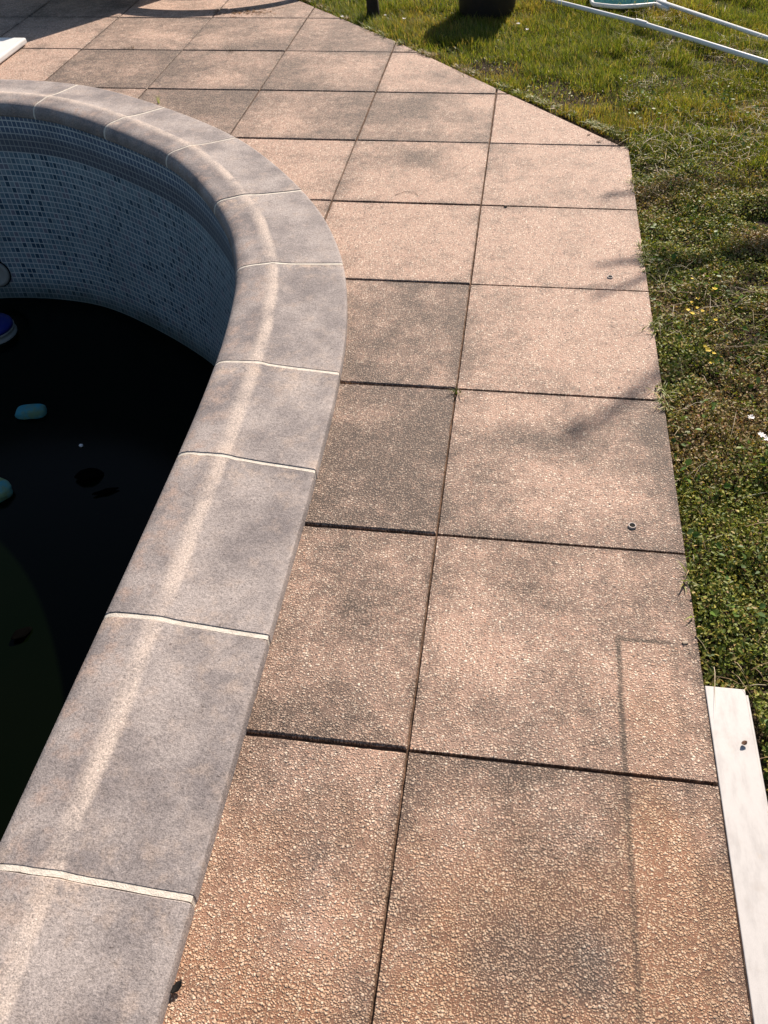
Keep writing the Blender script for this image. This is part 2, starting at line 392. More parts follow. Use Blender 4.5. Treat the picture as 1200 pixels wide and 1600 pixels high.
def tone_at(x, y, i, j):
    t = np.full(len(x), base_tone.get((i, j), .35), float)
    t = t + (fbm(x * 3.1 + i * 7, y * 3.1 + j * 3, 3) - .5) * 1.1
    for (sx, sy, rx, ry, a) in spots:
        nx = (fbm(x * 9, y * 9, 11) - .5) * .9
        q = ((x - sx) / rx) ** 2 + ((y - sy) / ry) ** 2
        t = t + a * np.exp(-q * (1 + nx))
    fx = np.minimum(x - i * G, (i + 1) * G - x); fy = np.minimum(y - j * G, (j + 1) * G - y)
    e = np.exp(-np.maximum(np.minimum(fx, fy), 0) / .022)
    t = t + .75 * e * (fbm(x * 14, y * 14, 5) * 1.6 - .35).clip(0, 1)
    # outline where a plank once lay: its edge is a thin dirty line
    ins = (x > .398) & (x < .50) & (y < .293)
    t = t - .18 * ins
    return np.clip(t, 0, 1)
def warm_at(x, y):
    w_ = .0 * x
    w_ = w_ + .75 * np.exp(-(((x - .47) / .10) ** 2 + ((y + .38) / .30) ** 2)) + .35 * np.exp(-(((x - .1) / .3) ** 2 + ((y + .5) / .10) ** 2))
    st = 1 / (1 + np.exp(-(x - .398) / .006)) / (1 + np.exp((x - .497) / .012)) / (1 + np.exp((y - .293) / .005))
    w_ = w_ + .30 * st + .66 / (1 + np.exp((y + .12 - .2 * (fbm(x * 3, y * 3, 5) - .5)) / .08)) + .07 * (y < .55)
    return np.clip(w_ * (fbm(x * 9, y * 9, 21) * 2.6 - .45), 0, 1)
patio = tag(empty('patio', (0, 0, 0)), kind='structure')
gapx, gapy = .0030, .0040
def half_cut(bm, a, b):
    (x0, y0), (x1, y1) = a, b
    n = Vector((y1 - y0, -(x1 - x0), 0)); n = n if n.dot(Vector((1, 1, 0))) > 0 else -n
    bmesh.ops.bisect_plane(bm, geom=bm.verts[:] + bm.edges[:] + bm.faces[:], plane_co=(x0, y0, 0), plane_no=n, clear_outer=True)
slabs = []
for j in range(-3, 11):
    for i in range(-8, 1):
        x0, x1, y0, y1 = i * G + gapx, (i + 1) * G - gapx, j * G + gapy, (j + 1) * G - gapy
        if i == 0: x1 = .55
        cx, cy = [x0, x1, x0, x1], [y0, y0, y1, y1]
        if signed_in(cx, cy).min() > .10: continue
        if all((y - 2.836) * 1.086 + (x - .541) * 1.175 > 0 for x, y in zip(cx, cy)) and x0 > -1.0: continue
        n = 48 if j < 3 else 28
        bm = bmesh.new()
        xs = np.linspace(x0, x1, n + 1); ys = np.linspace(y0, y1, n + 1)
        vv = [[bm.verts.new((x, y, 0)) for x in xs] for y in ys]
        for a in range(n):
            for b in range(n): bm.faces.new((vv[a][b], vv[a][b + 1], vv[a + 1][b + 1], vv[a + 1][b]))
        if j >= 5:
            half_cut(bm, *DIAG[0]); half_cut(bm, *DIAG[1])
        if not bm.faces: bm.free(); continue
        if i == 0 and j == 5:        # worn corner by the grass
            bmesh.ops.bisect_plane(bm, geom=bm.verts[:] + bm.edges[:] + bm.faces[:], plane_co=(.538, 2.80, 0), plane_no=(1, .22, 0), clear_outer=True)
        vx = np.array([v.co.x for v in bm.verts]); vy = np.array([v.co.y for v in bm.verts])
        sd = signed_in(vx, vy); rem = [v for v, q in zip(bm.verts[:], sd) if q > .12]
        if rem: bmesh.ops.delete(bm, geom=rem, context='VERTS')
        if len(bm.faces) < 6: bm.free(); continue
        bmesh.ops.inset_region(bm, faces=bm.faces[:], thickness=.0035, depth=0, use_boundary=True, use_even_offset=True)
        be = [e for e in bm.edges if e.is_boundary]
        bv = {v for e in be for v in e.verts}
        for v in bv:
            v.co.z -= .0032
            v.co.x += (vnoise(v.co.x * 60, v.co.y * 60, 1) - .5) * .0016; v.co.y += (vnoise(v.co.x * 60, v.co.y * 60, 2) - .5) * .0016
        r = bmesh.ops.extrude_edge_only(bm, edges=be)
        for v in [g for g in r['geom'] if isinstance(g, bmesh.types.BMVert)]: v.co.z = -.045
        bmesh.ops.recalc_face_normals(bm, faces=bm.faces)
        if sum(f.normal.z * f.calc_area() for f in bm.faces) < 0: bmesh.ops.reverse_faces(bm, faces=bm.faces[:])
        me = bpy.data.meshes.new('paving_slab')
        cxm, cym = (i + .5) * G, (j + .5) * G
        bmesh.ops.translate(bm, verts=bm.verts, vec=(-cxm, -cym, 0))
        bm.to_mesh(me); bm.free()
        co = np.empty(len(me.vertices) * 3); me.vertices.foreach_get('co', co); co = co.reshape(-1, 3)
        X, Y = co[:, 0] + cxm, co[:, 1] + cym
        a = me.attributes.new('tone', 'FLOAT', 'POINT'); tt = tone_at(X, Y, i, j); tt[co[:, 2] < -.002] = np.clip(tt[co[:, 2] < -.002] + .5, 0, 1); a.data.foreach_set('value', tt)
        a = me.attributes.new('warm', 'FLOAT', 'POINT'); a.data.foreach_set('value', warm_at(X, Y))
        o = link('paving_slab', me, M_slab, patio)
        o.location = (cxm, cym, random.uniform(-.0012, .0012))
        o.rotation_euler = (R(random.uniform(-.12, .12)), R(random.uniform(-.12, .12)), R(random.uniform(-.12, .12)))
        slabs.append(o)

xs = np.arange(-4.4, .549, .011); ys = np.arange(-1.62, 6.0, .011)
XX, YY = np.meshgrid(xs, ys); fxx = np.abs(((XX + G / 2) % G) - G / 2); fyy = np.abs(((YY + G / 2) % G) - G / 2)
nearj = (fxx < .018) | (fyy < .018)
inside = ((YY - 2.836) * 1.086 + (XX - .541) * 1.175 < -.03) & ((YY - 4.011) * 1.755 + (XX + .545) * 2.069 < -.03)
okp = nearj & inside
iy_, ix_ = np.nonzero(okp); sdv = np.full(XX.shape, 9.0); sdv[iy_, ix_] = signed_in(XX[iy_, ix_], YY[iy_, ix_]); okp &= sdv < .10
ZZ = -.0085 + (fbm(XX * 60, YY * 60, 14) - .5) * .010 + (fbm(XX * 5, YY * 5, 15) - .5) * .008
A_, B_ = np.nonzero(okp[:-1, :-1] & okp[1:, :-1] & okp[:-1, 1:] & okp[1:, 1:]); nx = len(xs)
F = np.stack([A_ * nx + B_, A_ * nx + B_ + 1, (A_ + 1) * nx + B_ + 1, (A_ + 1) * nx + B_], -1)
used, inv = np.unique(F, return_inverse=True)
np_mesh('joint_sand', np.c_[XX.ravel(), YY.ravel(), ZZ.ravel()][used], inv.reshape(F.shape), M_sand, patio, None, True)
# ---------------------------------------------------------------- the pool
pool = tag(empty('swimming_pool', (AX, 0, 0)), 'half drained swimming pool with blue mosaic liner and curved grey stone coping', 'swimming pool')
def child(o):      # keep world placement under the pool's empty
    o.location = (-AX, 0, 0); return o
PROF = [(.004, -.03), (0, -.012), (0, .024), (.0015, .0275), (.005, .0295), (.012, .030), (.06, .0305), (.12, .0315), (.16, .033), (.185, .0355), (.203, .0385), (.216, .0395), (.230, .0385),
        (.250, .036), (.270, .0340), (.288, .0325), (.305, .0295), (.319, .0240), (.329, .0150), (.335, .003), (.338, -.010), (.339, -.022), (.335, -.028), (.322, -.030), (.29, -.030)]
PT = np.cumsum([0] + [math.hypot(b[0] - a[0], b[1] - a[1]) for a, b in zip(PROF, PROF[1:])])
def sweep(name, s0, s1, mat, shrink=0, zl=0, stone=0., step=.03, wob=0, cap=True, k0=0., k1=0.):
    n = max(2, int((s1 - s0) / step) + 1); sv = np.linspace(s0, s1, n)
    bm = bmesh.new(); uvl = bm.loops.layers.uv.new('UVMap'); rows = []; info = {}
    for a, s in enumerate(sv):
        row = []
        for k, (t, z) in enumerate(PROF):
            # shrink towards the body
            tt = min(max(t, shrink), .339 - shrink); zz = z - shrink if z > -.01 else z
            q = s + (wob * (vnoise(t * 60, s0 * 9, 5) - .5) if a in (0, n - 1) else 0)
            q += (k0 + (k1 - k0) * a / (n - 1)) * (tt / .339)          # the joints are not quite square to the edge
            x, y = at(q, tt); v = bm.verts.new((x, y, zz + zl)); info[v] = (q, t if k > 2 else 0.0); row.append(v)
        rows.append(row)
    for a in range(n - 1):
        for k in range(len(PROF) - 1): bm.faces.new((rows[a][k], rows[a + 1][k], rows[a + 1][k + 1], rows[a][k + 1]))
        bm.faces.new((rows[a][-1], rows[a + 1][-1], rows[a + 1][0], rows[a][0]))
    if cap:
        bm.faces.new(rows[0]); bm.faces.new(rows[-1])
    bmesh.ops.recalc_face_normals(bm, faces=bm.faces)
    for f in bm.faces:
        for l in f.loops: l[uvl].uv = info[l.vert]
    vi = [info[v] for v in bm.verts]
    me = bpy.data.meshes.new(name); bm.to_mesh(me); bm.free()
    a = me.attributes.new('stone', 'FLOAT', 'POINT'); a.data.foreach_set('value', [stone] * len(me.vertices))
    a = me.attributes.new('endm', 'FLOAT', 'POINT'); a.data.foreach_set('value', [math.exp(-min(q - s0, s1 - q) / .05) for q, t in vi])
    o = link(name, me, mat, pool, True); child(o)
    me.set_sharp_from_angle(angle=R(35))
    if name == 'coping_stone':
        b = o.modifiers.new('bevel', 'BEVEL'); b.width = .0022; b.segments = 2; b.limit_method = 'ANGLE'; b.angle_limit = R(60)
    return o
jp = [(-.308, -2.91), (-.308, -2.39), (-.308, -1.87), (-.308, -1.35), (-.308, -.835), (-.308, -.322), (-.308, .193), (-.310, .700), (-.322, 1.1), (-.414, 1.687), (-.662, 2.215), (-1.03, 2.675), (-1.456, 2.998), (-1.97, 3.26)]
sk = [0, 0, 0, 0, 0, .010, .024, .042, .055, .070, .085, .070, .055, .030]; sk = [0.] + sk + [-q for q in reversed(sk)] + [0.]
js = sorted([s_of(*p) for p in jp]); js = [0.0] + js + [L - s for s in reversed(js)] + [L]
g = .0056
for k in range(len(js) - 1):
    sweep('coping_stone', js[k] + g, js[k + 1] - g, M_cop, 0, random.uniform(-.0008, .0008), stone=random.random(), wob=.0018, k0=sk[k], k1=sk[k + 1])
for s, kk in zip(js[1:-1], sk[1:-1]):
    off = random.uniform(-.0006, .0006)
    o = sweep('mortar_joint', s - g + .0012 + off, s + g + off, M_mortar, .0014, .0, wob=.0035, k0=kk, k1=kk)
# liner wall, strip with UVs in metres
bm = bmesh.new(); uvl = bm.loops.layers.uv.new('UVMap'); rows = []
zs = [-.022, -.3, -.6, -.9, -1.0, -1.25]
for s in np.arange(0, L + .001, .03):
    rows.append([(bm.verts.new((*at(s, .322), z)), s, -z - .022) for z in zs])
for a in range(len(rows) - 1):
    for k in range(len(zs) - 1):
        q = (rows[a][k], rows[a + 1][k], rows[a + 1][k + 1], rows[a][k + 1])
        f = bm.faces.new([z[0] for z in q])
        for l, z in zip(f.loops, q): l[uvl].uv = (z[1], z[2])
q = (rows[-1], rows[0]); f = bm.faces.new([rows[-1][0][0], rows[0][0][0], rows[0][-1][0], rows[-1][-1][0]])
for l, uv in zip(f.loops, ((0, 0), (3.5, 0), (3.5, 1.2), (0, 1.2))): l[uvl].uv = uv
for f in bm.faces: f.smooth = True
me = bpy.data.meshes.new('pool_wall'); bm.to_mesh(me); bm.free(); child(link('pool_wall', me, M_liner, pool))
# end coping across the near end (behind the viewer)
bm = bmesh.new(); box(bm, 2 * AX + .308 + .3, -.308 - .3, -3.5, -3.19, -.03, .035); child(bmobj('end_coping', bm, M_cop, pool))
# water and floor
bm = bmesh.new(); bm.faces.new([bm.verts.new((*at(s, .315), -1.0)) for s in np.arange(0, L, .1)])
o = bmobj('water', bm, M_water); tag(o, kind='structure')
if o.data.polygons[0].normal.z < 0: o.data.flip_normals()
bm = bmesh.new(); bm.faces.new([bm.verts.new((*at(s, .315), -1.25)) for s in np.arange(0, L, .1)]); child(bmobj('pool_floor', bm, M_liner, pool))
# underwater light niche on the far wall
sL = L / 2 + .262
cx, cy = at(sL, .328); tx, ty = at(sL + .05, .328); ang = math.atan2(ty - cy, tx - cx)
def wall_disc(name, prof, mat, parent, z):
    o = lathe(name, prof, mat, parent, 40)
    o.matrix_local = Matrix.Translation((cx - AX, cy, z)) @ Matrix.Rotation(ang, 4, 'Z') @ Matrix.Rotation(R(-90), 4, 'X') @ Matrix.Diagonal((1, 1, 1, 1))
    return o
wl = wall_disc('pool_light', [(.076, 0), (.076, .010), (.072, .017), (.056, .020), (.052, .014), (.03, .010), (.002, .008)], M_greyp, pool, -.845)
gk = lathe('gasket', [(.081, 0), (.081, .006), (.075, .006)], M_black, wl, 40)

# ---------------------------------------------------------------- things in the pool
def blob(name, sx, sy, sz, loc, rz, mat, seed):
    bm = bmesh.new(); bmesh.ops.create_icosphere(bm, subdivisions=4, radius=1)
    for v in bm.verts:
        c = v.co; p = 2.8
        l = (abs(c.x) ** p + abs(c.y) ** p + abs(c.z) ** p) ** (1 / p); c /= l
        k = 1 + .16 * (vnoise(c.x * 1.6 + seed, c.y * 1.6 + c.z, seed) - .5) + .05 * (vnoise(c.x * 6 + seed, c.y * 6 + c.z * 5, seed) - .5)
        v.co = Vector((c.x * sx * k, c.y * sy * k, c.z * sz))
    o = bmobj(name, bm, mat, None, True); o.location = loc; o.rotation_euler.z = rz; return o
tag(blob('foam_float', .072, .038, .028, (-2.01, 2.05, -.988), R(12), M_foam, 3), 'turquoise foam lump with yellowish edge floating alone in dark water, nearest the pool wall', 'foam float')
tag(blob('foam_float', .095, .06, .035, (-1.955, 1.535, -.985), R(-20), M_foam, 8), 'turquoise foam lump cut off by the left edge of the photo', 'foam float')
fd = tag(empty('chlorine_dispenser', (-2.50, 2.665, -1.0)), 'round blue floating dispenser with pale rim on the dark water by the wall', 'dispenser')
lathe('lid', [(.112, .040), (.112, .052), (.104, .062), (.06, .070), (.002, .072)], M_blue, fd)
lathe('rim', [(.10, -.03), (.117, -.01), (.120, .006), (.112, .014), (.100, .016), (.100, .026), (.114, .028), (.116, .037), (.10, .0395)], M_greyp, fd)
def leaf(name, loc, l, wd, rz, mat, curl=.15, parent=None, seed=0):
    bm = bmesh.new(); n = 9; rows = []; rr = random.Random(seed)
    for a in range(n):
        t = a / (n - 1); hw = wd * .5 * math.sin(math.pi * (t * .94 + .03)) ** .8 * (1 + .25 * (rr.random() - .5)); z = curl * l * (t - .5) ** 2
        rows.append([bm.verts.new((l * (t - .5), sgn * hw, z + abs(sgn) * hw * .3)) for sgn in (-1, 0, 1)])
    for a in range(n - 1):
        for k in range(2): bm.faces.new((rows[a][k], rows[a + 1][k], rows[a + 1][k + 1], rows[a][k + 1]))
    r = bmesh.ops.extrude_face_region(bm, geom=bm.faces[:])
    for v in [q for q in r['geom'] if isinstance(q, bmesh.types.BMVert)]: v.co.z += .0008
    o = bmobj(name, bm, mat, parent, True); o.location = loc; o.rotation_euler = (R(rr.uniform(-8, 8)), R(rr.uniform(-8, 8)), rz); return o
GL = 'dead leaves floating on the dark water'
tag(leaf('floating_leaf', (-1.576, 1.666, -.997), .12, .09, .4, M_wet, .1, None, 1), 'broad black leaf floating on dark water, largest of the floating leaves', 'leaf', GL)
tag(leaf('floating_leaf', (-1.47, 1.58, -.997), .11, .03, .5, M_wet, .2, None, 2), 'narrow black leaf floating just below the broad leaf', 'leaf', GL)
tag(leaf('floating_leaf', (-1.50, .842, -.997), .08, .05, 1.0, M_wet, .2, None, 3), 'small black leaf floating alone low in the pool beside the coping', 'leaf', GL)
tag(blob('foam_crumb', .009, .007, .006, (-1.69, 1.855, -.997), 0, M_daisy, 5), 'tiny white crumb on the dark water right of the foam lump', 'crumb')

# ---------------------------------------------------------------- board at the edge of the slabs
bd = tag(empty('white_board', (.5520, .206, .0005)), 'long scuffed white board lying on weeds against the slab edge at the bottom right', 'board')
bm = bmesh.new(); box(bm, 0, .0745, -1.5, 0, -.018, 0); 
for v in bm.verts:
    if v.co.y < -1: v.co.x += .006
bmobj('plank', bm, M_board, bd, bevel=.0015)
bm = bmesh.new(); box(bm, .0752, .080, -1.5, -.010, -.02, -.004); bmobj('edge_strip', bm, M_board, bd, bevel=.001)
tag(leaf('curled_leaf', (.606, .085, .004), .012, .009, .6, M_brown, .9, None, 4), 'tiny curled brown leaf lying on the white board', 'leaf')

# ---------------------------------------------------------------- small fittings and litter on the slabs
def anchor(x, y, label):
    e = tag(empty('anchor_socket', (x, y, .0)), label, 'anchor socket', 'round metal sockets set in the slabs')
    bm = bmesh.new(); n = 28
    prof = [(.0095, -.001), (.0095, .0022), (.0082, .0030), (.0064, .0028), (.0060, -.001)]
    rings = [[bm.verts.new((r * math.cos(6.28319 * k / n), r * math.sin(6.28319 * k / n), z)) for k in range(n)] for r, z in prof]
    for a, b in zip(rings, rings[1:]):
        for k in range(n): bm.faces.new((a[k], a[(k + 1) % n], b[(k + 1) % n], b[k]))
    bmobj('collar', bm, M_metal, e, True)
    lathe('socket', [(.0063, .0002), (.0063, .0012), (.002, .0014)], M_black, e, 20)
anchor(.440, .624, 'round metal socket with dark hole in the slab nearer the viewer')
anchor(.437, 1.727, 'small round metal socket in the farther pink slab by the grass')
tag(lathe('drill_plug', [(.006, 0), (.006, .0018), (.004, .0025)], M_black, None, 16, (.088, 2.192, 0)), 'small black plug in the pink slab just past a cross joint', 'plug')
def blades_np(base, hgt, wid, lean, az, bend=.5, segs=3):
    """grass blades: base (n,3); returns V,F (quads)"""
    n = len(base); dx, dy = np.cos(az), np.sin(az); px, py = -dy, dx
    V = np.zeros((n, segs + 1, 2, 3)); 
    for k in range(segs + 1):
        t = k / segs; out = lean * hgt * (t * (1 - bend) + bend * t * t); z = hgt * t * np.sqrt(np.clip(1 - (lean * t * .55) ** 2, .15, 1)); hw = wid * .5 * (1 - t ** 1.6 * .93)
        for s, sg in enumerate((-1, 1)):
            V[:, k, s, 0] = base[:, 0] + dx * out + px * hw * sg; V[:, k, s, 1] = base[:, 1] + dy * out + py * hw * sg; V[:, k, s, 2] = base[:, 2] + z
    idx = np.arange(n * (segs + 1) * 2).reshape(n, segs + 1, 2)
    F = np.stack([idx[:, :-1, 0], idx[:, :-1, 1], idx[:, 1:, 1], idx[:, 1:, 0]], -1).reshape(-1, 4)
    return V.reshape(-1, 3), F
def tuft(name, x, y, n, h, colr, label, cat, spread=.012, lean=1.0, z=0, wid=.0022):
    b = np.c_[x + RNG.normal(0, spread, n), y + RNG.normal(0, spread * .4, n), np.full(n, z - .003)]
    V, F = blades_np(b, h * RNG.uniform(.5, 1.2, n), wid * RNG.uniform(.7, 1.4, n), RNG.uniform(.3, lean, n), RNG.uniform(0, 6.28, n))
    V -= np.array([x, y, z]); col = np.repeat(np.array(colr) * RNG.uniform(.6, 1.4, (n, 1)), 3, 0)
    o = np_mesh(name, V, F, M_grass, None, col); o.location = (x, y, z); return tag(o, label, cat)
tuft('joint_weed', .003, 1.083, 16, .022, (.09, .11, .03), 'little green weed growing at the cross of two joints mid patio', 'weed', .009, 1.3, 0, .004)
tuft('corner_weed', .515, 2.825, 34, .075, (.06, .075, .035), 'wispy grey green weed tuft on the slab corner by the lawn', 'weed', .02, 1.2)
tuft('joint_weed', -1.375, 3.85, 14, .035, (.06, .035, .02), 'dry brown tuft in the joint between two dark slabs far left', 'weed', .03, 1.4)
tuft('joint_weed', -1.53, 3.12, 9, .05, (.25, .28, .14), 'single pale sprout beside the curved coping', 'weed', .003, .8)
tuft('joint_weed', -.317, 1.10, 14, .014, (.12, .06, .03), 'rusty dry weed where a joint meets the coping', 'weed', .012, 1.4)
tuft('joint_weed', -1.93, 3.86, 18, .02, (.09, .06, .03), 'brown dry weeds along the joint near the white board', 'weed', .018, 1.4)
def litter(name, x, y, n, rx, ry, label, colr, ln=.02):
    V = []; F = []
    for k in range(n):
        a = RNG.uniform(0, 6.28); px_, py_ = x + RNG.normal(0, rx), y + RNG.normal(0, ry); l = ln * RNG.uniform(.4, 1.2); ww = RNG.uniform(.0008, .003)
        dx, dy = math.cos(a) * l / 2, math.sin(a) * l / 2; ex, ey = -math.sin(a) * ww, math.cos(a) * ww; i0 = len(V); zb = .002
        V += [(px_ - dx - x, py_ - dy - y, zb), (px_ + ex - x, py_ + ey - y, zb + .003), (px_ + dx - x, py_ + dy - y, zb + .001), (px_ - ex - x, py_ - ey - y, zb + .001)]
        F.append((i0, i0 + 1, i0 + 2, i0 + 3))
    o = np_mesh(name, np.array(V), np.array(F), M_weed, None, np.array(colr) * RNG.uniform(.5, 1.5, (len(F), 1))); o.location = (x, y, 0)
    return tag(o, label, 'litter', None, 'stuff')
litter('leaf_litter', -1.46, 4.50, 150, .09, .035, 'heap of dry brown leaf litter on the far slab', (.22, .12, .06), .03)
tag(leaf('dry_leaf', (.399, 2.850, .002), .018, .008, .3, M_brown, .3, None, 6), 'small dark leaf scrap near the slab corner, farther from the joint', 'leaf')
tag(leaf('dry_leaf', (.438, 2.785, .002), .022, .010, 0, M_brown, .3, None, 7), 'small brown leaf scrap near the slab corner, just above the joint', 'leaf')
tag(leaf('dry_leaf', (-.300, -.442, .006), .022, .012, 1.0, M_black, .6, None, 9), 'curled black leaf against the coping edge at the bottom', 'leaf')
def twig(pts, r, label):
    o = tube('twig', pts, r, M_brown, None, 6); return tag(o, label, 'twig')
twig([(-.32, 2.25, .003), (-.29, 2.28, .004), (-.25, 2.28, .003), (-.235, 2.25, .002)], .0006, 'thin bent twig on the slab just above a long joint')
tag(blob('pebble', .006, .004, .0015, (.525, .305, .001), .4, M_wood, 4), 'pale flat chip at the slab edge above the white board', 'pebble')

# ---------------------------------------------------------------- lawn heights
def ground_h(x, y):
    h = (fbm(x * 4, y * 4, 40) - .5) * .06 + (fbm(x * 13, y * 13, 44) - .5) * .05
    h = h + .05 * np.exp(-(((x - 1.08) / .12) ** 2 + ((y - 2.33) / .05) ** 2)) - .06 * np.exp(-(((x - 1.0) / .13) ** 2 + ((y - 2.18) / .05) ** 2))
    near = np.exp(-np.maximum(x - .55, 0) / .03)
    return -.022 + h * (1 - near * .7)
def on_lawn(x, y):
    d1 = (y - 2.836) * 1.086 + (x - .541) * 1.175; d1 = d1 / 1.6
    d2 = (y - 4.011) * 1.755 + (x + .545) * 2.069; d2 = d2 / 2.713
    return ((x > .552) & ~((y < .215) & (x < .645))) | ((y > 2.6) & (d1 > .006) & (d2 > .006))
def pal(n, P, Wt):
    P = np.array(P); k = RNG.choice(len(P), n, p=np.array(Wt) / sum(Wt)); return P[k] * RNG.uniform(.7, 1.35, (n, 1)) * RNG.uniform(.92, 1.08, (n, 3))
def cand(n, x0, x1, y0, y1):
    x = RNG.uniform(x0, x1, n); y = RNG.uniform(y0, y1, n); k = on_lawn(x, y); return x[k], y[k]
def grassy(x, y):           # 1 = proper grass, 0 = weeds and moss
    return np.clip((y - 2.3 + (x - .9) * .7 + (fbm(x * 3, y * 3, 60) - .5) * 2.2) / .7, 0, 1)
# lawn surface (earth mounds)
xs = np.arange(-2.4, 2.6, .03); ys = np.arange(-1.6, 6.2, .03)
XX, YY = np.meshgrid(xs, ys); ZZ = ground_h(XX, YY) - .012
F = []
nx = len(xs)
ok = on_lawn(XX, YY)
A_, B_ = np.nonzero(ok[:-1, :-1] & ok[1:, :-1] & ok[:-1, 1:] & ok[1:, 1:])
F = np.stack([A_ * nx + B_, A_ * nx + B_ + 1, (A_ + 1) * nx + B_ + 1, (A_ + 1) * nx + B_], -1)
used, inv = np.unique(F, return_inverse=True); Vv = np.c_[XX.ravel(), YY.ravel(), ZZ.ravel()][used]
tag(np_mesh('lawn_soil', Vv, inv.reshape(F.shape), M_soil, None, None, True), kind='structure')
# grass
def grass(n, box_, hmul, wmul):
    x, y = cand(n, *box_)
    g_ = grassy(x, y); k = RNG.random(len(x)) < (.10 + .9 * g_ + .5 * (fbm(x * 5, y * 5, 66) > .56)) * (fbm(x * 7, y * 7, 70) * 2.6 - .45).clip(.12, 1.2); x, y, g_ = x[k], y[k], g_[k]
    n = len(x); patch = fbm(x * 2.2, y * 2.2, 77)
    h = hmul * (.020 + .034 * g_ * fbm(x * 6, y * 6, 72) * 1.5) * RNG.uniform(.5, 1.35, n)
    tall = RNG.random(n) < .02; h[tall] *= 1.6
    azm = RNG.uniform(0, 6.28, n) * .6 + 4 * fbm(x * 5, y * 5, 90)
    V, F = blades_np(np.c_[x, y, ground_h(x, y) - .008], h, wmul * RNG.uniform(.0014, .0032, n), RNG.uniform(.15, 1.1, n), azm)
    c1 = pal(n, [(.14, .185, .028), (.21, .245, .036), (.085, .125, .025), (.32, .28, .075), (.42, .35, .18)], [5, 4.5, 4.5, 2, 1])
    c2 = pal(n, [(.31, .27, .06), (.38, .30, .10), (.19, .21, .04), (.33, .20, .07)], [3, 3, 4, 1])
    m_ = (patch + RNG.normal(0, .08, n) > .60)[:, None]
    return V, F, np.repeat(np.where(m_, c2, c1), 3, 0)
parts = [grass(240000, (.55, 1.9, -.2, 5.4), .82, 1.0), grass(160000, (-1.6, .6, 2.7, 5.6), .85, 1.1), grass(60000, (-2.4, 2.6, 4.6, 6.4), 1.2, 1.6)]
V = np.concatenate([p[0] for p in parts]); offs = np.cumsum([0] + [len(p[0]) for p in parts])
F = np.concatenate([p[1] + o_ for p, o_ in zip(parts, offs)]); Cc = np.concatenate([p[2] for p in parts])
tag(np_mesh('grass', V, F, M_grass, None, Cc), 'patchy green and yellowing lawn grass beyond the slabs', 'grass', None, 'stuff')
# weeds: small leaves lying at all angles
def leaves(n, box_, size, keep, colf, zspread, aspect=.6):
    x, y = cand(n, *box_); k = RNG.random(len(x)) < keep(x, y); x, y = x[k], y[k]; n = len(x)
    c = np.c_[x, y, ground_h(x, y) + RNG.uniform(-.008, zspread, n) * (.4 + 1.2 * fbm(x * 16, y * 16, 55))]
    az = RNG.uniform(0, 6.28, n); tl = RNG.uniform(-.9, .9, n); rl = RNG.uniform(-.8, .8, n); sz = size * RNG.uniform(.5, 1.4, n)
    u = np.c_[np.cos(az) * np.cos(tl), np.sin(az) * np.cos(tl), np.sin(tl)]
    p_ = np.c_[-np.sin(az), np.cos(az), 0 * az]; nn = np.cross(u, p_); v = p_ * np.cos(rl)[:, None] + nn * np.sin(rl)[:, None]
    nn = np.cross(u, v)
    shp = [(-.5, 0, 0), (-.1, -.5, .12), (.3, -.38, .1), (.5, 0, 0), (.3, .38, .1), (-.1, .5, .12)]
    V = np.stack([c + u * (a * sz)[:, None] + v * (b * aspect * sz)[:, None] + nn * (q * sz)[:, None] for a, b, q in shp], 1).reshape(-1, 3)
    F = np.arange(n * 6).reshape(n, 6); F = np.stack([F[:, [0, 1, 2, 3]], F[:, [0, 3, 4, 5]]], 1).reshape(-1, 4)
    return V, F, np.repeat(colf(n, x, y), 2, 0)
def wc(n, x, y):
    a = pal(n, [(.16, .20, .035), (.23, .26, .045), (.29, .30, .06), (.40, .34, .09), (.42, .29, .11), (.10, .14, .035)], [5, 4, 3, 2, 1, 3])
    b = pal(n, [(.34, .25, .11), (.42, .32, .17), (.19, .17, .06), (.24, .12, .05)], [3, 2, 3, 1])
    m_ = (fbm(x * 5, y * 5, 81) + RNG.normal(0, .07, n) > .60)[:, None]
    return np.where(m_, b, a)
kw = lambda x, y: 1.0 - .85 * grassy(x, y)
parts = [leaves(230000, (.553, 1.5, -.45, 3.6), .0088, kw, wc, .022),
         leaves(9000, (.553, 1.5, -.45, 3.6), .015, lambda x, y: (fbm(x * 9, y * 9, 83) > .55) * .9, lambda n, x, y: pal(n, [(.11, .19, .03), (.085, .15, .035), (.18, .22, .045)], [3, 3, 1]), .03, .8),
         leaves(40000, (-1.6, 1.5, 2.7, 5.2), .011, lambda x, y: .6 + 0 * x, wc, .01)]
def spill(n, p0, p1, inward, lo):         # leaves creeping over the slab edge
    u = RNG.random(n); q = RNG.exponential(.007, n) * (fbm(u * 40, u * 0 + p0[0] * 9, 95) > lo)
    x = p0[0] + (p1[0] - p0[0]) * u - inward[0] * (q - .004); y = p0[1] + (p1[1] - p0[1]) * u - inward[1] * (q - .004)
    keep = q > 0; x, y = x[keep], y[keep]; m_ = len(x)
    az = RNG.uniform(0, 6.28, m_); V, F = blades_np(np.c_[x, y, RNG.uniform(-.004, .004, m_)], RNG.uniform(.008, .022, m_), RNG.uniform(.0025, .005, m_), RNG.uniform(.8, 2.2, m_), az)
    return V, F, np.repeat(wc(m_, x, y), 3, 0)
parts += [spill(1500, (.551, .25), (.551, 2.8), (1, 0), .60), spill(2600, (.541, 2.836), (-.545, 4.011), (.73, .68), .48), spill(1500, (-.545, 4.011), (-1.6, 5.25), (.76, .65), .48)]
V = np.concatenate([p[0] for p in parts]); offs = np.cumsum([0] + [len(p[0]) for p in parts])
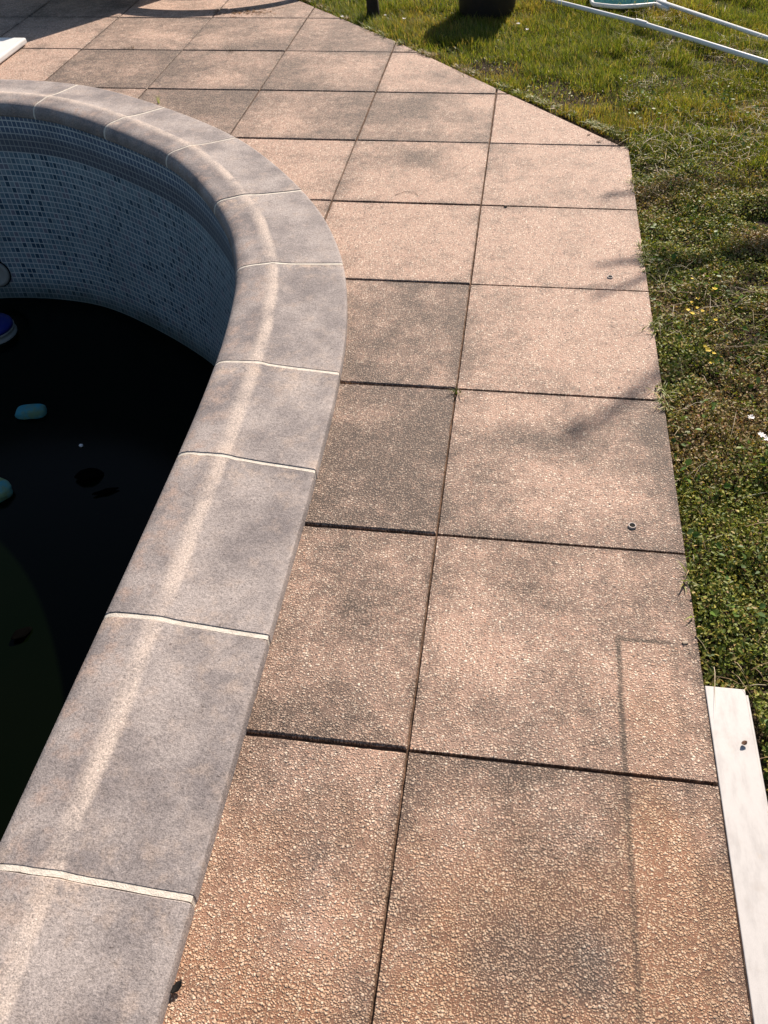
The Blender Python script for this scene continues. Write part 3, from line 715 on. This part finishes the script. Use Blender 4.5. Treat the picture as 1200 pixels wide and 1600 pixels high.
F = np.concatenate([p[1] + o_ for p, o_ in zip(parts, offs)]); Cc = np.concatenate([p[2] for p in parts])
tag(np_mesh('ground_weeds', V, F, M_weed, None, Cc), 'low mat of small leaved weeds and moss beside the slabs', 'weeds', None, 'stuff')
# straw
x, y = cand(7000, .56, 1.6, -.3, 4.6); k = RNG.random(len(x)) < (fbm(x * 4, y * 4, 91) > .52) * .8 + .06; x, y = x[k], y[k]; n = len(x)
V, F = blades_np(np.c_[x, y, ground_h(x, y) + RNG.uniform(.004, .022, n)], RNG.uniform(.015, .05, n), RNG.uniform(.0007, .0018, n), RNG.uniform(1.4, 3, n), RNG.uniform(0, 6.28, n), .3)
V[:, 2] = np.minimum(V[:, 2], np.repeat(ground_h(x, y) + .03, 8))
tag(np_mesh('dry_straw', V, F, M_weed, None, np.repeat(pal(n, [(.42, .33, .20), (.32, .22, .12), (.5, .43, .32)], [2, 2, 1]), 3, 0)), 'dry straw clippings scattered over the weeds', 'straw', None, 'stuff')

# flowers
def flower(name, x, y, r, np_, mat, label, group, h=.02):
    z = float(ground_h(np.array([x]), np.array([y]))[0]) + h
    e = tag(empty(name, (x, y, z)), label, 'flower', group)
    bm = bmesh.new()
    for k in range(np_):
        a = 6.283 * k / np_ + random.uniform(-.2, .2); t = random.uniform(.1, .5); ca, sa = math.cos(a), math.sin(a); w_ = r * 1.6 / np_ * 1.3
        p = [(0, 0, 0), (r * .6, -w_, r * t * .6), (r, -w_ * .5, r * t), (r, w_ * .5, r * t), (r * .6, w_, r * t * .6)]
        bm.faces.new([bm.verts.new((q[0] * ca - q[1] * sa, q[0] * sa + q[1] * ca, q[2])) for q in p])
    bmobj('petals', bm, mat, e)
    tube('stem', [(0, 0, -.001), (.002, .001, -h - .004)], .0008, M_grassstem, e, 5)
    return e
M_grassstem = mat_simple('stem_green', (.05, .08, .02), .6)
YG = 'small yellow flowers in the weeds by the slabs'
for (x, y, r) in [(.689, 1.732, .006), (.752, 1.683, .011), (.70, 1.645, .008), (.681, 1.629, .006), (.695, 1.60, .007), (.659, 1.552, .008), (.668, 1.528, .009), (.706, 1.573, .008), (.735, 1.515, .008),
                  (.689, 1.371, .008), (.69, 1.335, .012), (.705, 1.325, .008), (.715, 1.375, .005), (.69, 1.275, .006)]:
    flower('yellow_flower', x, y, r * .75, 5, M_yel, 'small yellow flower among the weeds just right of the slab edge', YG, .026)
WG = 'white petals and daisies in the grass'
for (x, y, r, q) in [(.76, 1.036, .012, 0), (.775, .968, .013, 0), (.782, .944, .012, 0), (.068, 4.27, .014, 1), (.117, 4.185, .012, 1), (-.55, 4.36, .014, 1), (-.9, 4.40, .014, 1), (-.66, 4.41, .010, 1)]:
    flower('white_daisy', x, y, r * .75, 7, M_daisy, 'small white daisy in the %s' % ('grass near the dark pot and stump' if q else 'weeds at the right edge beside the slabs'), WG, .03)

# ---------------------------------------------------------------- poles and net on the grass
def pole(label, pts, r, joint=None):
    e = tag(empty('pool_pole', pts[0]), label, 'pole'); o0 = Vector(pts[0])
    P = [Vector(p) - o0 for p in pts]
    tube('tube', P, r, M_pole, e, 14)
    if joint is not None:
        a, b = P[0], P[-1]; dirn = (b - a).normalized(); c = joint - o0
        tube('collar', [c - dirn * .035, c - dirn * .033, c + dirn * .033, c + dirn * .035], r * 1.35, M_white, e, 14)
    return e
a = Vector((.00, 4.88, .02)); j_ = Vector((.697, 4.262, .022)); b = Vector((1.95, 3.03, .03))
b = j_ + (Vector((1.238, 3.672, .022)) - j_) * 2.4
pole('long white telescopic pole lying on the grass nearest the patio, with a collar joint', [a, a.lerp(j_, .5), j_, j_.lerp(b, .5), b], .0115, j_)
a2 = Vector((.80, 4.635, .03)); b2 = Vector((1.293, 4.01, .025)); b2 = a2 + (b2 - a2) * 2.6
pole('white pole running from the teal leaf net to the right edge', [a2, a2.lerp(b2, .5), b2], .0105)
net = tag(empty('leaf_net', (.66, 4.59, .005)), 'teal leaf skimmer net with white frame lying on the grass', 'pool net')
fr = [(-.20, .04, 0), (-.19, .015, .0), (-.10, -.02, .0), (-.04, -.028, 0), (.04, -.01, .0), (.15, .025, .0), (.19, .06, .0), (.20, .2, .01), (.17, .38, .02), (.08, .45, .02), (-.10, .44, .02), (-.18, .36, .02), (-.21, .2, .01)]
fr = [(x, y, z + .012) for x, y, z in fr]
tube('frame', fr, .011, M_white, net, 10, closed=True)
bm = bmesh.new(); cx_, cy_ = -.01, .2; rings = []
for q in range(8):
    t = q / 7; rings.append([bm.verts.new((cx_ + (x - cx_) * (1 - t * .98), cy_ + (y - cy_) * (1 - t * .98), z + .006 + .03 * math.sin(t * 3) + .012 * math.sin(x * 40 + t * 7) * t)) for x, y, z in fr])
for A2, B2 in zip(rings, rings[1:]):
    for k in range(len(fr)): bm.faces.new((A2[k], A2[(k + 1) % len(fr)], B2[(k + 1) % len(fr)], B2[k]))
bmobj('mesh_bag', bm, M_teal, net, True)
tube('handle_socket', [(.14, .02, .012), (.17, -.015, .008), (.20, -.055, .004)], .014, M_white, net, 10)

# ---------------------------------------------------------------- pot and stump on the lawn
pt = tag(empty('plant_pot', (-.115, 4.60, -.03)), 'large dark plant pot standing on the grass at the top of the photo', 'plant pot')
lathe('pot_body', [(.145, 0), (.152, .02), (.172, .2), (.180, .31), (.188, .315), (.190, .345), (.180, .350), (.172, .335), (.165, .32), (.01, .318)], M_pot, pt, 40)
lathe('potting_soil', [(.160, .319), (.15, .326), (.01, .33)], M_bark, pt, 24)
stp = tag(empty('tree_stump', (-.745, 4.50, -.03)), 'thin dark cut stem sticking up from the grass near the patio edge', 'stump')
tube('stem', [(0, 0, 0), (.003, 0, .03), (.0, .004, .08), (-.004, .006, .15), (-.002, .01, .17)], .03, M_bark, stp, 9, rfun=lambda t: .040 - .012 * t)
for a_ in (.4, 2.3, 4.4): tube('root', [(0, 0, .02), (.04 * math.cos(a_), .04 * math.sin(a_), .008), (.07 * math.cos(a_), .07 * math.sin(a_), -.01)], .012, M_bark, stp, 7)

# ---------------------------------------------------------------- white board beside the pool, far left
db = tag(empty('diving_board', (-2.74, 3.6, .0)), 'thick white board end resting on the paving behind the curved coping', 'diving board')
bm = bmesh.new(); box(bm, -.20, .212, -.24, .312, .006, .036); bmobj('board', bm, M_white, db, bevel=.008)
bm = bmesh.new(); box(bm, -.16, .16, -.2, .26, .0012, .0055); bmobj('base', bm, M_greyp, db)

# ---------------------------------------------------------------- garden furniture at the far left, mostly beyond the frame
ch = tag(empty('round_daybed', (-1.86, 5.49, 0)), 'curved pale base ring of garden furniture standing on the far slabs', 'daybed')
rad = .935
def arc(a0, a1, n, r=rad): return [(r * math.cos(a0 + (a1 - a0) * k / n), r * math.sin(a0 + (a1 - a0) * k / n)) for k in range(n + 1)]
def band(name, pts, z0, z1, th, mat):
    bm = bmesh.new(); rows = []
    for (x, y) in pts:
        l = math.hypot(x, y); ix, iy = x * (1 - th / l), y * (1 - th / l)
        rows.append([bm.verts.new(p) for p in ((x, y, z0), (x, y, z1), (ix, iy, z1), (ix, iy, z0))])
    for A2, B2 in zip(rows, rows[1:]):
        for k in range(4): bm.faces.new((A2[k], A2[(k + 1) % 4], B2[(k + 1) % 4], B2[k]))
    bm.faces.new(rows[0]); bm.faces.new(rows[-1]); return bmobj(name, bm, mat, ch, bevel=.006)
band('wooden_rim', arc(R(228), R(288), 24), .045, .115, .05, M_wood)
band('steel_rim', arc(R(288.6), R(330), 14, rad - .004), .05, .11, .04, M_steel)
for a_ in (R(236), R(325)):
    bm = bmesh.new(); cxx, cyy = (rad - .07) * math.cos(a_), (rad - .07) * math.sin(a_); box(bm, cxx - .025, cxx + .025, cyy - .025, cyy + .025, 0, .05); 
    bmobj('foot', bm, M_steel, ch)
lg = tag(empty('shadow_lounger', (-2.74, 4.61, 0), math.atan2(.85, .53)), 'unseen grey lounger added to cast the shadow on the far left slabs', 'sun lounger')  # lounger added out of view for the shadow it casts
bm = bmesh.new(); box(bm, -.15, 1.9, -.38, .60, .30, .34); bmobj('frame', bm, M_steel, lg, bevel=.004)
bm = bmesh.new(); box(bm, -.13, 1.88, -.36, .58, .343, .40); bmobj('mattress', bm, M_cloth, lg, bevel=.015)
for x_ in (.9, 1.8):
    for y_ in (-.33, .55):
        bm = bmesh.new(); box(bm, x_ - .02, x_ + .02, y_ - .02, y_ + .02, 0, .2995); bmobj('leg', bm, M_steel, lg)

# ---------------------------------------------------------------- tree added right of the frame so its twig tips shade the slabs
tr = tag(empty('shadow_tree', (3.3, 5.5, -.03)), 'unseen small tree added right of the lawn so its twigs shade the slabs', 'tree')
base = Vector((3.3, 5.5, -.03))
tube('trunk', [(0, 0, 0), (.02, .01, .6), (-.03, .02, 1.3), (-.02, 0, 2.0)], .06, M_bark, tr, 12, rfun=lambda t: .07 - .03 * t)
SH = Vector((math.sin(SUN_AZ), math.cos(SUN_AZ), 0)) / math.tan(SUN_EL)
lv, lf, lc = [], [], []
def limb(gpts, h, r0, leafy):
    """a limb whose tip stretch stands sunward of the given ground points"""
    P = [Vector((x, y, 0)) + SH * (h + dz) + Vector((0, 0, h + dz)) - base for x, y, dz in gpts]
    root = Vector((-.02, 0, 1.9)); a = P[0]
    pts = [root, root.lerp(a, .35) + Vector((0, 0, .12)), root.lerp(a, .7) + Vector((0, 0, .08))] + P
    tube('branch', pts, r0, M_bark, tr, 7, rfun=lambda t: r0 * (1 - .85 * t) + .003)
    for k in range(len(P) - 1):
        for q in range(int(leafy)):
            c = P[k].lerp(P[k + 1], random.random()) + Vector([random.gauss(0, .016) for _ in range(3)])
            u = Vector([random.gauss(0, 1) for _ in range(3)]).normalized(); v = u.orthogonal().normalized(); l = random.uniform(.012, .026)
            i0 = len(lv); lv.extend([c - u * l, c + v * l * .45, c + u * l, c - v * l * .45]); lf.append((i0, i0 + 1, i0 + 2, i0 + 3)); lc.append((.07, .12, .03))
limb([(.78, 1.90, .05), (.62, 1.86, .02), (.50, 1.83, 0), (.385, 1.80, 0)], 2.6, .022, 16)
limb([(.80, 1.95, 0), (.66, 1.84, 0), (.545, 1.74, 0), (.38, 1.595, 0)], 2.5, .022, 20)
limb([(.85, 2.45, 0), (.68, 2.37, 0), (.55, 2.34, 0), (.435, 2.30, 0)], 2.7, .02, 16)
limb([(.85, 1.45, 0), (.66, 1.33, 0), (.52, 1.18, 0), (.40, 1.03, 0), (.29, .91, 0)], 3.1, .018, 34)
limb([(1.2, 2.2, 0), (.95, 1.95, 0), (.8, 1.7, 0)], 2.6, .022, 16)
np_mesh('leaves', np.array(lv), np.array(lf), M_weed, tr, np.array(lc))
